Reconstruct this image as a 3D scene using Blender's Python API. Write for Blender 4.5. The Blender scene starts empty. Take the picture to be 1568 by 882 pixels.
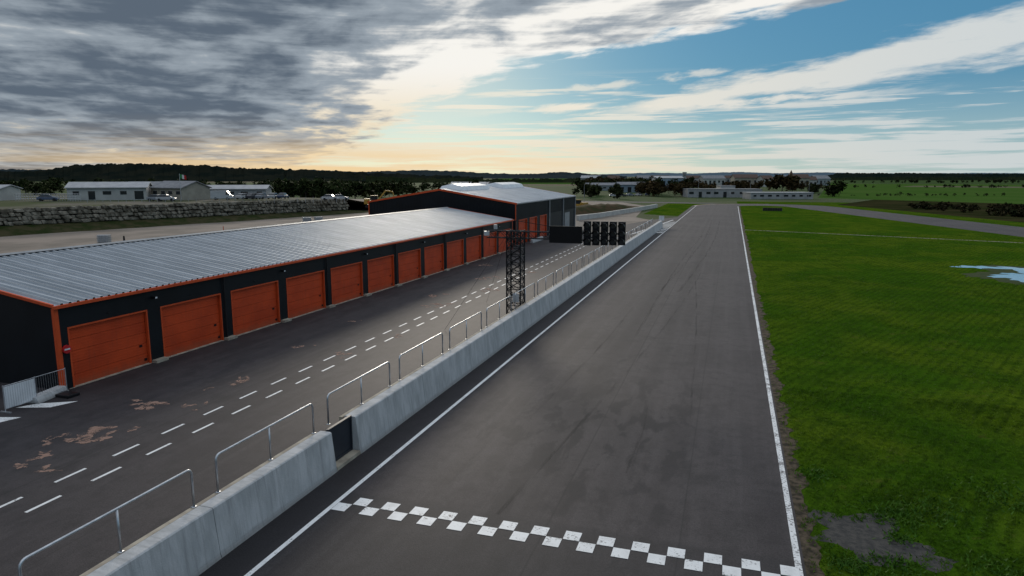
import bpy, math, random
import numpy as np
from mathutils import Vector, Matrix
random.seed(7); rng=np.random.default_rng(7)
C,S=math.cos(math.radians(17.7)),math.sin(math.radians(17.7))
def sv(R,F):               # survey frame (rotated 17.7 deg from track axis) -> world
    return (C*R-S*F, S*R+C*F)
def svt(t,F): return sv(t*F,F)

sc=bpy.context.scene
sc.view_settings.view_transform='Standard'; sc.view_settings.look='None'; sc.view_settings.exposure=0
# ---------------------------------------------------------------- node helpers
class NT:
    def __init__(s,nt): s.nt=nt
    def new(s,t,**k):
        n=s.nt.nodes.new(t)
        for a,b in k.items(): setattr(n,a,b)
        return n
    def put(s,sock,v):
        if v is None: return
        if isinstance(v,(int,float)): sock.default_value=v
        elif isinstance(v,(tuple,list)):
            if sock.type=='RGBA' and len(v)==3: v=(*v,1)
            sock.default_value=v
        else: s.nt.links.new(v,sock)
    def m(s,op,a,b=None,c=None,clamp=False):
        n=s.new('ShaderNodeMath',operation=op); n.use_clamp=clamp
        s.put(n.inputs[0],a); s.put(n.inputs[1],b); s.put(n.inputs[2],c)
        return n.outputs[0]
    def add(s,a,b): return s.m('ADD',a,b)
    def sub(s,a,b): return s.m('SUBTRACT',a,b)
    def mul(s,a,b): return s.m('MULTIPLY',a,b)
    def ss(s,x,a,b,c=0.0,d=1.0):
        n=s.new('ShaderNodeMapRange',interpolation_type='SMOOTHSTEP')
        s.put(n.inputs[0],x); s.put(n.inputs[1],a); s.put(n.inputs[2],b); s.put(n.inputs[3],c); s.put(n.inputs[4],d)
        return n.outputs[0]
    def gauss(s,x,c,w):
        d=s.m('DIVIDE',s.sub(x,c),w); return s.m('EXPONENT',s.mul(s.mul(d,d),-1))
    def mix(s,f,a,b,bt='MIX'):
        n=s.new('ShaderNodeMix',data_type='RGBA',blend_type=bt)
        s.put(n.inputs[0],f); s.put(n.inputs[6],a); s.put(n.inputs[7],b); return n.outputs[2]
    def noise(s,vec,scale,detail=4,rough=.55,dist=0):
        n=s.new('ShaderNodeTexNoise'); s.put(n.inputs['Vector'],vec); s.put(n.inputs['Scale'],scale)
        n.inputs['Detail'].default_value=detail; n.inputs['Roughness'].default_value=rough; n.inputs['Distortion'].default_value=dist
        return n.outputs[0]
    def vmul(s,vec,v):
        n=s.new('ShaderNodeVectorMath',operation='MULTIPLY'); s.put(n.inputs[0],vec); n.inputs[1].default_value=v; return n.outputs[0]
    def comb(s,x,y,z=0.0):
        n=s.new('ShaderNodeCombineXYZ'); s.put(n.inputs[0],x); s.put(n.inputs[1],y); s.put(n.inputs[2],z); return n.outputs[0]
    def sep(s,v):
        n=s.new('ShaderNodeSeparateXYZ'); s.put(n.inputs[0],v); return n.outputs
def newmat(name):
    m=bpy.data.materials.new(name); m.use_nodes=True
    nt=m.node_tree; N=NT(nt); b=nt.nodes['Principled BSDF']
    tc=N.new('ShaderNodeTexCoord').outputs['Object']
    return m,N,b,tc
def bump(N,b,h,st,dist=.02):
    n=N.new('ShaderNodeBump'); n.inputs['Strength'].default_value=st; n.inputs['Distance'].default_value=dist
    N.put(n.inputs['Height'],h); N.nt.links.new(n.outputs[0],b.inputs['Normal'])
def pm(name,c1,c2=None,scale=1.0,rough=.8,metal=0,bs=0,bscale=30,stretch=(1,1,1),lo=.35,hi=.65,spec=.5,detail=4):
    m,N,b,tc=newmat(name)
    b.inputs['Roughness'].default_value=rough; b.inputs['Metallic'].default_value=metal
    b.inputs['Specular IOR Level'].default_value=spec
    if c2 is None: c2=tuple(x*.8 for x in c1)
    v=N.vmul(tc,stretch)
    f=N.ss(N.noise(v,scale,detail),lo,hi)
    N.put(b.inputs['Base Color'],N.mix(f,c1,c2))
    if bs: bump(N,b,N.noise(tc,bscale,3),bs)
    return m
# ---------------------------------------------------------------- mesh helpers
class MB:
    def __init__(s): s.v=[]; s.f=[]
    def poly(s,pts):
        n=len(s.v); s.v+= [tuple(p) for p in pts]; s.f.append(tuple(range(n,n+len(pts)))); return s
    def box(s,x0,x1,y0,y1,z0,z1):
        n=len(s.v)
        s.v+=[(x0,y0,z0),(x1,y0,z0),(x1,y1,z0),(x0,y1,z0),(x0,y0,z1),(x1,y0,z1),(x1,y1,z1),(x0,y1,z1)]
        for q in [(0,3,2,1),(4,5,6,7),(0,1,5,4),(1,2,6,5),(2,3,7,6),(3,0,4,7)]: s.f.append(tuple(n+i for i in q))
        return s
    def obox(s,c,size,rot=0,tilt=0):
        M=Matrix.Translation(c)@Matrix.Rotation(rot,4,'Z')@Matrix.Rotation(tilt,4,'Y')
        n=len(s.v); a,b,h=[q/2 for q in size]
        for p in [(-a,-b,-h),(a,-b,-h),(a,b,-h),(-a,b,-h),(-a,-b,h),(a,-b,h),(a,b,h),(-a,b,h)]: s.v.append(tuple(M@Vector(p)))
        for q in [(0,3,2,1),(4,5,6,7),(0,1,5,4),(1,2,6,5),(2,3,7,6),(3,0,4,7)]: s.f.append(tuple(n+i for i in q))
        return s
    def tube(s,pts,r,k=8,r1=None):
        pts=[Vector(p) for p in pts]; n=len(s.v); L=len(pts)
        for i,p in enumerate(pts):
            d=(pts[min(i+1,L-1)]-pts[max(i-1,0)]).normalized()
            u=d.orthogonal().normalized() if i==0 else (u-d*u.dot(d)).normalized()
            w=d.cross(u); rr=r if r1 is None else r+(r1-r)*i/(L-1)
            for j in range(k):
                a=2*math.pi*j/k; s.v.append(tuple(p+u*math.cos(a)*rr+w*math.sin(a)*rr))
        for i in range(L-1):
            for j in range(k):
                s.f.append((n+i*k+j,n+i*k+(j+1)%k,n+(i+1)*k+(j+1)%k,n+(i+1)*k+j))
        s.f.append(tuple(n+j for j in range(k))[::-1]); s.f.append(tuple(n+(L-1)*k+j for j in range(k)))
        return s
    def prism(s,prof,y0,y1):   # prof = list of (x,z), extruded in y
        n=len(s.v); k=len(prof)
        s.v+=[(x,y0,z) for x,z in prof]+[(x,y1,z) for x,z in prof]
        for i in range(k):
            j=(i+1)%k; s.f.append((n+i,n+j,n+k+j,n+k+i))
        s.f.append(tuple(n+i for i in range(k))[::-1]); s.f.append(tuple(n+k+i for i in range(k)))
        return s
    def make(s,name,mat,parent=None,smooth=False,bevel=0):
        me=bpy.data.meshes.new(name); me.from_pydata(s.v,[],s.f); me.update()
        ob=bpy.data.objects.new(name,me); sc.collection.objects.link(ob)
        if mat: me.materials.append(mat)
        if parent: ob.parent=parent
        if smooth: me.shade_smooth()
        if bevel:
            b=ob.modifiers.new('b','BEVEL'); b.width=bevel; b.segments=2; b.limit_method='ANGLE'
        return ob
def empty(name,loc=(0,0,0),rot=0):
    e=bpy.data.objects.new(name,None); e.location=loc; e.rotation_euler=(0,0,rot); sc.collection.objects.link(e); return e
def sheet(name,pts,z,mat):
    return MB().poly([(x,y,z) for x,y in pts]).make(name,mat)
def npmesh(name,verts,nper,mat):
    nv=len(verts); nf=nv//nper
    me=bpy.data.meshes.new(name); me.vertices.add(nv); me.vertices.foreach_set('co',verts.astype(np.float32).ravel())
    me.loops.add(nv); me.loops.foreach_set('vertex_index',np.arange(nv,dtype=np.int32))
    me.polygons.add(nf); me.polygons.foreach_set('loop_start',np.arange(0,nv,nper,dtype=np.int32))
    me.polygons.foreach_set('loop_total',np.full(nf,nper,dtype=np.int32))
    me.update(calc_edges=True); me.validate()
    me.materials.append(mat); ob=bpy.data.objects.new(name,me); sc.collection.objects.link(ob); return ob

# ---------------------------------------------------------------- sky
SUN_AZ=-25.0; SUN_EL=14.0
w=bpy.data.worlds.new("World"); sc.world=w; w.use_nodes=True
try:
    w.cycles.sampling_method='MANUAL'; w.cycles.sample_map_resolution=512
except Exception: pass
N=NT(w.node_tree); bg=w.node_tree.nodes['Background']; bg.inputs[1].default_value=0.1
sky=N.new('ShaderNodeTexSky',sky_type='NISHITA'); sky.sun_disc=False
sky.sun_elevation=math.radians(SUN_EL); sky.sun_rotation=math.radians(SUN_AZ); sky.air_density=1.0; sky.dust_density=.6; sky.ozone_density=2.5
d=N.new('ShaderNodeTexCoord').outputs['Generated']
X,Y,Z=N.sep(d)
R=N.add(N.mul(X,C),N.mul(Y,S)); F=N.add(N.mul(X,-S),N.mul(Y,C))
az=N.m('ARCTAN2',R,F); h=N.m('SQRT',N.add(N.mul(R,R),N.mul(F,F)))
e=N.m('DIVIDE',Z,N.m('MAXIMUM',h,.02))
zz=N.add(N.m('MAXIMUM',Z,0.0),.035)
px_=N.m('DIVIDE',R,zz); py_=N.m('DIVIDE',F,zz)
P=N.comb(N.add(px_,N.mul(py_,.25)),N.mul(py_,.55))
nbig=N.noise(P,.60,3,.55,.2); nmid=N.noise(P,1.9,6,.56,.25)
nedge=N.noise(N.comb(N.add(N.mul(az,9),N.mul(e,-20)),N.mul(e,42)),1.0,6,.62,.3)
nstreak=N.noise(N.comb(N.add(N.mul(az,4.0),N.mul(e,-14)),N.mul(e,85)),1.0,6,.6,.25)
nmot=N.noise(N.comb(N.add(N.mul(az,10),N.mul(e,-8)),N.mul(e,34)),1.0,6,.55,.3)
# main cloud deck
b=N.m('MINIMUM',N.add(N.mul(az,.155),.150),N.add(N.mul(az,.50),.150))
D=N.add(N.sub(e,b),N.mul(N.sub(nedge,.5),.085)); D=N.add(D,N.mul(N.sub(nmid,.5),.06))
deck=N.ss(D,-.003,.018)
thick=N.ss(D,.0,.09)
# cirrus streak
q=N.sub(e,N.add(N.mul(az,.150),.066))
wd=N.m('MAXIMUM',N.add(N.mul(az,.050),.001),.004)
c2=N.m('DIVIDE',N.m('ABSOLUTE',q),wd)
c2=N.sub(1.2,N.add(c2,N.mul(N.sub(nedge,.5),2.8)))
c2=N.mul(N.ss(N.add(c2,N.mul(N.sub(nmot,.5),1.6)),-.05,.85),N.mul(N.ss(az,.08,.22),N.ss(az,1.3,.8)))
q3=N.sub(e,N.add(N.mul(az,.03),.090))
c3=N.sub(1.0,N.add(N.m('DIVIDE',N.m('ABSOLUTE',q3),.011),N.mul(N.sub(nedge,.45),4.5)))
c3=N.mul(N.ss(c3,.0,.8),N.mul(N.ss(az,-.12,.1),N.ss(az,.6,.4)))
q5=N.sub(e,N.add(N.mul(az,.09),.112))
c5=N.sub(1.0,N.add(N.m('DIVIDE',N.m('ABSOLUTE',q5),.010),N.mul(N.sub(nmot,.42),6.0)))
c5=N.mul(N.ss(c5,.0,.9,.0,.7),N.mul(N.ss(az,-.05,.1),N.ss(az,.42,.28)))
# thin low streaks
lowm=N.ss(e,.105,.02)
c4=N.mul(N.ss(N.add(nstreak,N.mul(lowm,.13)),.53,.64),N.ss(e,.150,.105))
c4=N.mul(c4,.85)
lite=N.m('MAXIMUM',N.m('MAXIMUM',c2,c3),N.m('MAXIMUM',c4,c5))
base=N.mix(1.0,sky.outputs[0],(.60,.95,1.15),'MULTIPLY')
blue=N.mix(N.ss(e,-.02,.15),(4.1,5.3,5.6),(.60,2.1,3.5))
blue=N.mix(.2,blue,base)
glow=N.m('EXPONENT',N.mul(N.add(N.m('POWER',N.m('DIVIDE',N.add(az,.15),.19),2.0),N.m('POWER',N.m('DIVIDE',N.sub(e,.12),.11),2.0)),-1))
hor=N.mul(N.gauss(e,.010,.034),N.gauss(az,-.25,.42))
col=N.mix(N.mul(glow,.55),blue,(8.4,8.1,6.9))
col=N.mix(lite,col,N.mix(N.gauss(az,-.05,.42),(6.0,6.5,6.7),(8.8,8.2,6.9)))
# deck shade
lum=N.add(N.mul(N.sub(nbig,.5),-1.9),N.mul(N.sub(nmid,.5),-1.8))
lum=N.add(lum,N.mul(N.sub(nmot,.5),-1.5)); lum=N.add(lum,N.mul(N.sub(nstreak,.5),-.9))
lum=N.add(lum,N.mul(N.ss(az,-.30,-.05),.50)); lum=N.add(lum,N.mul(glow,.66)); lum=N.sub(lum,N.mul(thick,.22)); lum=N.add(lum,.16)
lum=N.add(lum,N.mul(N.ss(e,.10,.03),.30)); 
dk=N.mix(N.ss(lum,-.2,.55),(1.05,1.38,1.82),(3.1,3.6,4.1))
dk=N.mix(N.ss(lum,.45,1.05),dk,N.mix(N.ss(e,.05,.16),(8.6,7.4,5.4),(9.3,9.1,8.6)))
col=N.mix(deck,col,dk)
col=N.mix(N.mul(hor,N.ss(nstreak,.38,.58,.35,1.0)),col,(8.8,6.5,3.6))
up=N.ss(e,.4,.8); col=N.mix(up,col,N.mix(nbig,(7.2,7.8,8.6),(5.3,6.1,7.2)))  # unseen bright cloud overhead, added above the frame as ambient fill
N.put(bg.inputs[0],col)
s=Vector((math.sin(math.radians(SUN_AZ))*math.cos(math.radians(SUN_EL)),math.cos(math.radians(SUN_AZ))*math.cos(math.radians(SUN_EL)),math.sin(math.radians(SUN_EL))))
L=bpy.data.lights.new('sun','SUN'); L.energy=1.6; L.angle=math.radians(12); L.color=(1,.90,.76)
lo=bpy.data.objects.new('sun',L); lo.rotation_euler=s.to_track_quat('Z','Y').to_euler(); sc.collection.objects.link(lo)

# ---------------------------------------------------------------- materials
def asphalt(name,track=True):
    m,N,b,tc=newmat(name)
    x,y,z=N.sep(tc)
    big=N.noise(tc,.11,4,.65); st=N.noise(N.vmul(tc,(1.6,.03,1)),1.0,4,.6); blot=N.noise(N.vmul(tc,(1.0,.42,1)),1.0,5,.62,.3)
    fine=N.noise(tc,26,3,.75); mid=N.noise(tc,1.4,5,.75)
    c=N.mix(N.ss(big,.40,.60),(.031,.026,.0275),(.047,.040,.0415))
    c=N.mix(N.mul(N.ss(st,.44,.62),.55),c,(.060,.052,.053))
    if track:
        c=N.mix(N.mul(N.gauss(x,-3.2,4.5),.35),c,(.062,.054,.055))
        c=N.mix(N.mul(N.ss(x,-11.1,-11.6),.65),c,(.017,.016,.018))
        rub=N.mul(N.ss(blot,.49,.58),N.mul(N.gauss(x,-4.6,4.6),N.gauss(y,26,8)))
        c=N.mix(N.mul(rub,.85),c,(.009,.009,.012))
        rub=N.mul(N.ss(blot,.55,.66),N.gauss(x,-4.6,4.0)); c=N.mix(N.mul(rub,.5),c,(.016,.015,.017))
        rl=N.mul(N.gauss(x,-5.9,.8),N.gauss(y,60,55)); c=N.mix(N.mul(rl,.55),c,(.018,.016,.018))
        rl=N.mul(N.gauss(x,-3.4,.45),N.gauss(y,80,60)); c=N.mix(N.mul(rl,.45),c,(.018,.016,.018))
        rl=N.mul(N.gauss(x,.2,.9),N.gauss(y,60,70)); c=N.mix(N.mul(rl,.30),c,(.075,.066,.066))
        seam=N.m('MAXIMUM',N.gauss(x,-4.62,.03),N.mul(N.gauss(x,-.9,.025),.7)); c=N.mix(N.mul(seam,.7),c,(.012,.012,.013))
        near=N.mul(N.ss(y,18.2,17.8),.45); c=N.mix(near,c,(.018,.018,.020))
    else:
        c=N.mix(.30,c,(.022,.020,.023))
        c=N.mix(N.mul(N.ss(blot,.48,.64),.50),c,(.016,.015,.017))
        seam=N.m('MAXIMUM',N.gauss(x,-21.6,.025),N.mul(N.gauss(x,-16.9,.025),.8)); c=N.mix(N.mul(seam,.6),c,(.010,.010,.010))
        c=N.mix(N.mul(N.gauss(x,-16.0,1.6),.30),c,(.058,.050,.050))
    c=N.mix(N.ss(fine,.40,.72,.0,.42),c,N.mix(1.0,c,(2.2,2.2,2.2),'MULTIPLY'))
    c=N.mix(N.ss(mid,.42,.68,.0,.45),c,(.022,.020,.021))
    c=N.mix(N.ss(fine,.45,.30,.0,.5),c,(.012,.011,.012))
    N.put(b.inputs['Base Color'],c)
    b.inputs['Roughness'].default_value=.72; b.inputs['Specular IOR Level'].default_value=.22
    bump(N,b,fine,.45,.012)
    return m
m_track=asphalt('track_asphalt'); m_pit=asphalt('pit_asphalt',False)
def paintmat(name,col=(.78,.78,.77),wear=.62):
    m,N,b,tc=newmat(name)
    n=N.add(N.mul(N.noise(tc,14,4,.7),.6),N.mul(N.noise(tc,1.3,3,.6),.4))
    c=N.mix(N.ss(n,wear-.06,wear+.05),col,(.12,.11,.11)); c=N.mix(N.ss(N.noise(tc,3,4),.4,.8,0,.4),c,(.42,.41,.40))
    N.put(b.inputs['Base Color'],c); b.inputs['Roughness'].default_value=.6
    return m
m_white=paintmat('white_paint',wear=.60); m_whitew=paintmat('worn_white_paint',wear=.54)
m_ground,N,b,tc=newmat('ground_fields')
vo=N.new('ShaderNodeTexVoronoi'); N.put(vo.inputs['Vector'],N.vmul(tc,(1,.55,1))); vo.inputs['Scale'].default_value=.0042
vr=N.sep(vo.outputs['Color'])[0]
c=N.mix(N.ss(vr,.2,.5),(.034,.062,.016),(.050,.080,.024)); c=N.mix(N.ss(vr,.7,.8),c,(.08,.068,.040))
c=N.mix(N.ss(N.noise(tc,.02,4),.4,.7,0,.6),c,(.028,.040,.015))
N.put(b.inputs['Base Color'],c); b.inputs['Roughness'].default_value=1; b.inputs['Specular IOR Level'].default_value=.05
# grass : shared colour pattern for soil sheet and blades
def grasscol(N,tc,k):
    x,y,z=N.sep(tc)
    n1=N.noise(tc,.10,4,.6,.4); n2=N.noise(tc,.55,5,.7); n3=N.noise(tc,3.2,4,.7)
    row=N.m('SINE',N.add(N.mul(N.add(N.mul(x,.90),N.mul(y,-.43)),12.5),N.mul(n2,5)))
    g=lambda a,bb,cc:(a*k,bb*k,cc*k)
    c=N.mix(N.ss(n1,.38,.62),g(.044,.104,.006),g(.084,.134,.009))
    c=N.mix(N.ss(n2,.47,.60,0,.55),c,g(.026,.062,.005))
    c=N.mix(N.ss(N.add(n3,N.mul(row,.10)),.48,.64,0,.58),c,g(.020,.045,.005))
    c=N.mix(N.ss(n2,.40,.31,0,.5),c,g(.105,.105,.025))
    return c
m_grass,N,b,tc=newmat('grass_soil')
c=grasscol(N,tc,1.0); n4=N.noise(tc,14,3,.75)
c=N.mix(N.ss(n4,.42,.7,0,.5),c,(.022,.034,.006))
N.put(b.inputs['Base Color'],c); b.inputs['Roughness'].default_value=1; b.inputs['Specular IOR Level'].default_value=.0
bump(N,b,n4,.9,.08)
m_blade,N,b,tc=newmat('grass_blades')
c=grasscol(N,tc,1.3)
N.put(b.inputs['Base Color'],c); b.inputs['Roughness'].default_value=.7; b.inputs['Specular IOR Level'].default_value=.08
tr=N.new('ShaderNodeBsdfTranslucent'); N.put(tr.inputs[0],N.mix(1,c,(1.3,1.4,.8),'MULTIPLY'))
ms=N.new('ShaderNodeMixShader'); ms.inputs[0].default_value=.35
N.nt.links.new(b.outputs[0],ms.inputs[1]); N.nt.links.new(tr.outputs[0],ms.inputs[2]); N.nt.links.new(ms.outputs[0],N.nt.nodes['Material Output'].inputs[0])
m_yard=pm('gravel_yard',(.26,.215,.18),(.17,.145,.12),.12,.95,bs=.5,bscale=12,spec=.1)
m_gravel=pm('gravel_edge',(.105,.080,.055),(.030,.026,.018),4,.95,bs=1,bscale=30,spec=.1)
m_scrub=pm('scrub_soil',(.018,.024,.008),(.040,.036,.016),.08,1,bs=1,bscale=2,spec=.0)
m_conc,N,b,tc=newmat('wall_concrete')
x,y,z=N.sep(tc)
n1=N.noise(N.vmul(tc,(1,1.6,.5)),1.1,5,.65); n2=N.noise(N.vmul(tc,(1,9,.6)),1.0,4,.6); n3=N.noise(tc,22,3,.7)
c=N.mix(N.ss(n1,.35,.65),(.50,.50,.50),(.37,.375,.375)); c=N.mix(N.ss(n2,.48,.72,0,.55),c,(.24,.24,.24)); c=N.mix(N.ss(n3,.55,.8,0,.4),c,(.24,.24,.24))
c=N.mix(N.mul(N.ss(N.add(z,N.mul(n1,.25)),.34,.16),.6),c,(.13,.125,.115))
N.put(b.inputs['Base Color'],c); b.inputs['Roughness'].default_value=.85; bump(N,b,n3,.4,.02)
m_ledge=pm('ledge_stone',(.42,.37,.29),(.27,.23,.18),2,.9)
m_galv=pm('galvanised_steel',(.60,.61,.63),(.46,.47,.49),4,.38,.85)
m_black=pm('black_cladding',(.007,.009,.012),(.005,.006,.008),.5,.5,spec=.25)
m_blk2=pm('black_metal',(.008,.008,.010),None,3,.45,spec=.3)
m_orange=pm('orange_trim',(.62,.085,.02),(.54,.07,.018),2,.5,spec=.3)
m_door,N,b,tc=newmat('orange_door')
n=N.noise(tc,.7,4); c=N.mix(N.ss(n,.3,.7),(.60,.070,.016),(.47,.052,.013)); x,y,z=N.sep(tc)
c=N.mix(N.mul(N.ss(N.add(z,N.mul(N.noise(tc,3,4),.5)),.75,.25),.5),c,(.22,.08,.04))
c=N.mix(N.ss(N.noise(N.vmul(tc,(1,6,.5)),1,4),.5,.75,0,.3),c,(.30,.05,.02))
N.put(b.inputs['Base Color'],c); b.inputs['Roughness'].default_value=.5; b.inputs['Specular IOR Level'].default_value=.25
bump(N,b,N.m('SINE',N.mul(z,44)),.15,.01)
m_roof,N,b,tc=newmat('ribbed_metal_roof')
n=N.noise(N.vmul(tc,(.25,.6,1)),1,4); n2=N.noise(N.vmul(tc,(.2,2.9,1)),1,3)
c=N.mix(N.ss(n,.35,.65),(.44,.47,.50),(.36,.39,.42)); c=N.mix(N.ss(n2,.4,.65,0,.5),c,(.28,.31,.335))
N.put(b.inputs['Base Color'],c); b.inputs['Metallic'].default_value=.45; b.inputs['Roughness'].default_value=.5
m_grey=pm('grey_metal',(.30,.31,.32),None,2,.5,.2)
m_seam=pm('roof_seam_dark',(.12,.13,.14),None,2,.6,.2)
m_wht=pm('white_render',(.46,.45,.42),(.38,.37,.35),.5,.8)
m_dim=pm('weathered_white',(.34,.34,.34),(.27,.27,.27),.5,.8)
m_skyl=pm('skylight_plastic',(.72,.74,.75),(.60,.63,.65),1,.4)
m_glass=pm('dark_glass',(.02,.025,.03),None,1,.08)
m_stain,N,b,tc=newmat('sand_stain')
b.inputs['Base Color'].default_value=(.36,.22,.165,1); b.inputs['Roughness'].default_value=.95
tp=N.new('ShaderNodeBsdfTransparent'); ms=N.new('ShaderNodeMixShader')
N.put(ms.inputs[0],N.mul(N.ss(N.noise(tc,3.0,6,.72,.5),.36,.56),.75)); N.nt.links.new(tp.outputs[0],ms.inputs[1]); N.nt.links.new(b.outputs[0],ms.inputs[2]); N.nt.links.new(ms.outputs[0],N.nt.nodes['Material Output'].inputs[0])
m_tyre,N,b,tc=newmat('tyre_rubber_mark')
b.inputs['Base Color'].default_value=(.012,.012,.014,1); b.inputs['Roughness'].default_value=.7; b.inputs['Specular IOR Level'].default_value=.2
tp=N.new('ShaderNodeBsdfTransparent'); ms=N.new('ShaderNodeMixShader')
N.put(ms.inputs[0],N.ss(N.noise(N.vmul(tc,(6,.25,1)),1.0,4),.38,.80,.0,.45)); N.nt.links.new(tp.outputs[0],ms.inputs[1]); N.nt.links.new(b.outputs[0],ms.inputs[2]); N.nt.links.new(ms.outputs[0],N.nt.nodes['Material Output'].inputs[0])

# ---------------------------------------------------------------- ground sheets
n=96; sheet('ground',[(9000*math.cos(2*math.pi*i/n),9000*math.sin(2*math.pi*i/n)) for i in range(n)],0,m_ground)
sheet('grass_field',[(2.0,-30),(150,-30),(150,262),(40,285),(2.0,285)],.004,m_grass)
sheet('scrub_ground',[(35,262),(44,232),(68,146),(90,40),(420,40),(420,300),(200,345),(60,330)],.008,m_scrub)
sheet('gravel_yard',[(-170,-60),(-13.2,-60),(-13.2,150),(-22,168),(-27,232),(-40,262),(-170,262)],.004,m_yard)
sheet('pit_lane',[(-52,-40),(-12.0,-40),(-12.0,172),(-17,160),(-22,136),(-27,150),(-32,150),(-29.6,92),(-34,90),(-34,22.9),(-52,21)],.008,m_pit)
def off(path,o):
    out=[]
    for i,(x,y) in enumerate(path):
        a=path[max(i-1,0)]; c=path[min(i+1,len(path)-1)]
        dx,dy=c[0]-a[0],c[1]-a[1]; l=math.hypot(dx,dy); out.append((x+dy/l*o,y-dx/l*o))
    return out
def strip(name,path,o0,o1,z,mat,mb=None):
    a=off(path,o0); c=off(path,o1); m=mb or MB(); k=len(m.v)
    for p,q in zip(a,c): m.v+=[(p[0],p[1],z),(q[0],q[1],z)]
    for i in range(len(a)-1): m.f.append((k+2*i,k+2*i+1,k+2*i+3,k+2*i+2))
    if mb is None: return m.make(name,mat)
cl=[(-4.9,-30),(-4.9,100),(-4.9,238)]
for i in range(1,23):
    a=math.radians(180-i*7.5); cl.append((10.1+15*math.cos(a),238+15*math.sin(a)))
cl+= [(50.5,145),(72,62),(80,20)]
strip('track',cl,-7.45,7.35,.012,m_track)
mk=MB()
strip('',[(-11.2,-25),(-11.2,119)],-.075,.075,.016,None,mk)
strip('',[(-11.2,119),(-11.2,240)],-.06,.06,.016,None,mk)
mk.make('edge_line_marking',m_white)
mk=MB(); strip('',[(2.12,-25),(2.12,238)],-.085,.085,.016,None,mk); mk.make('edge_line_marking',m_whitew)
strip('kerb',cl[2:16],-7.3,-6.3,.02,pm('kerb_paint',(.30,.13,.10),(.42,.38,.36),.35,.8))
mb=MB(); y=-20
pr=[]
while y<236:
    pr.append((2.66+.10*math.sin(y*1.7)+.07*math.sin(y*4.1)+random.uniform(-.12,.16),y)); y+=.22 if y<60 else 2
for (x0,y0),(x1,y1) in zip(pr,pr[1:]): mb.poly([(2.28,y0,.0145),(x0,y0,.0145),(x1,y1,.0145),(2.28,y1,.0145)])
mb.make('gravel_verge',m_gravel)
def blob(mb,cx,cy,rx,ry,z,n=26,j=.25,rot=0):
    pts=[]; ph=random.random()*6
    for i in range(n):
        a=2*math.pi*i/n; r=1+j*math.sin(2*a+ph)*.7+j*math.sin(5*a+ph*2)*.6+random.uniform(-j,j)*.4
        x,y=rx*r*math.cos(a),ry*r*math.sin(a); pts.append((cx+x*math.cos(rot)-y*math.sin(rot),cy+x*math.sin(rot)+y*math.cos(rot),z))
    mb.poly(pts)
mb=MB(); blob(mb,4.0,20.0,1.5,1.15,.0085,40,.4); blob(mb,5.3,19.3,.8,.5,.0095,30,.4); mb.make('bare_ground',pm('bare_soil',(.026,.026,.026),(.060,.056,.050),5,.85,bs=1,bscale=25,spec=.3))
mb=MB(); q=13.25/28
for i in range(28):
    y0=16.75+(q if i%2 else 0); x0=-11.12+i*q
    mb.poly([(x0+.008,y0,.020),(x0+q-.008,y0,.020),(x0+q-.008,y0+q-.008,.020),(x0+.008,y0+q-.008,.020)])
mb.make('finish_line_marking',m_white)
m_path=pm('path_gravel',(.24,.215,.17),(.13,.13,.08),.4,.9,spec=.1)
strip('footpath',[(2.4,134.8),(14,131),(42.3,121),(70,113)],-.45,.45,.010,m_path)
m_water,N,b,tc=newmat('puddle_water'); b.inputs['Roughness'].default_value=.03; b.inputs['Specular IOR Level'].default_value=1.0
b.inputs['Metallic'].default_value=.6; b.inputs['Base Color'].default_value=(.6,.65,.68,1); bump(N,b,N.noise(tc,2,3),.05,.02)
mb=MB(); blob(mb,30.5,81.5,5.6,3.6,.012,70,.38,.9); blob(mb,26.2,87.0,1.7,1.4,.0135,40,.45); blob(mb,29.5,87.0,2.8,.9,.0125,40,.45,-.3); blob(mb,33,72.5,2.2,1.0,.013,40,.45,.3)
for _ in range(12): blob(mb,30+random.gauss(0,3.0),82+random.gauss(0,4),random.uniform(.3,.9),random.uniform(.3,.7),.0140+random.random()*.001,20,.4)
mb.make('puddle',m_water)
mb=MB(); blob(mb,30,82.0,7.6,6.0,.0085,60,.3,.9); mb.make('wet_ground',pm('wet_grass',(.020,.040,.006),(.040,.05,.010),1.2,.85,spec=.1))
mb=MB()
for k in range(-8,52):
    for xx,ph in ((-20.82,15.6),(-19.75,16.05)):
        y0=ph+k*2.25; mb.poly([(xx-.06,y0,.012),(xx+.06,y0,.012),(xx+.06,y0+1.15,.012),(xx-.06,y0+1.15,.012)])
mb.make('pit_lane_marking',m_white)
mb=MB()
for k in range(9):
    y0=122+k*3.6; wl=1.0*(1-k/11)
    mb.poly([(-12.6-3.3*wl,y0-1.5*wl,.017),(-11.4,y0+1.2,.017),(-11.4,y0+2.5,.017),(-12.6-3.3*wl,y0-.2*wl,.017)])
mb.poly([(-16.4,118,.0175),(-16.1,118,.0175),(-12.3,160,.0175),(-12.6,160,.0175)])
mb.make('chevron_marking',m_white)
mb=MB()
mb.poly([(-29.2,19.4,.012),(-27.9,19.8,.012),(-28.2,18.9,.012),(-29.6,18.3,.012)])
mb.poly([(-28.9,21.3,.012),(-27.5,22.1,.012),(-27.9,21.1,.012),(-29.3,20.6,.012)])
mb.make('entry_marking',m_white)
mb=MB()
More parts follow.
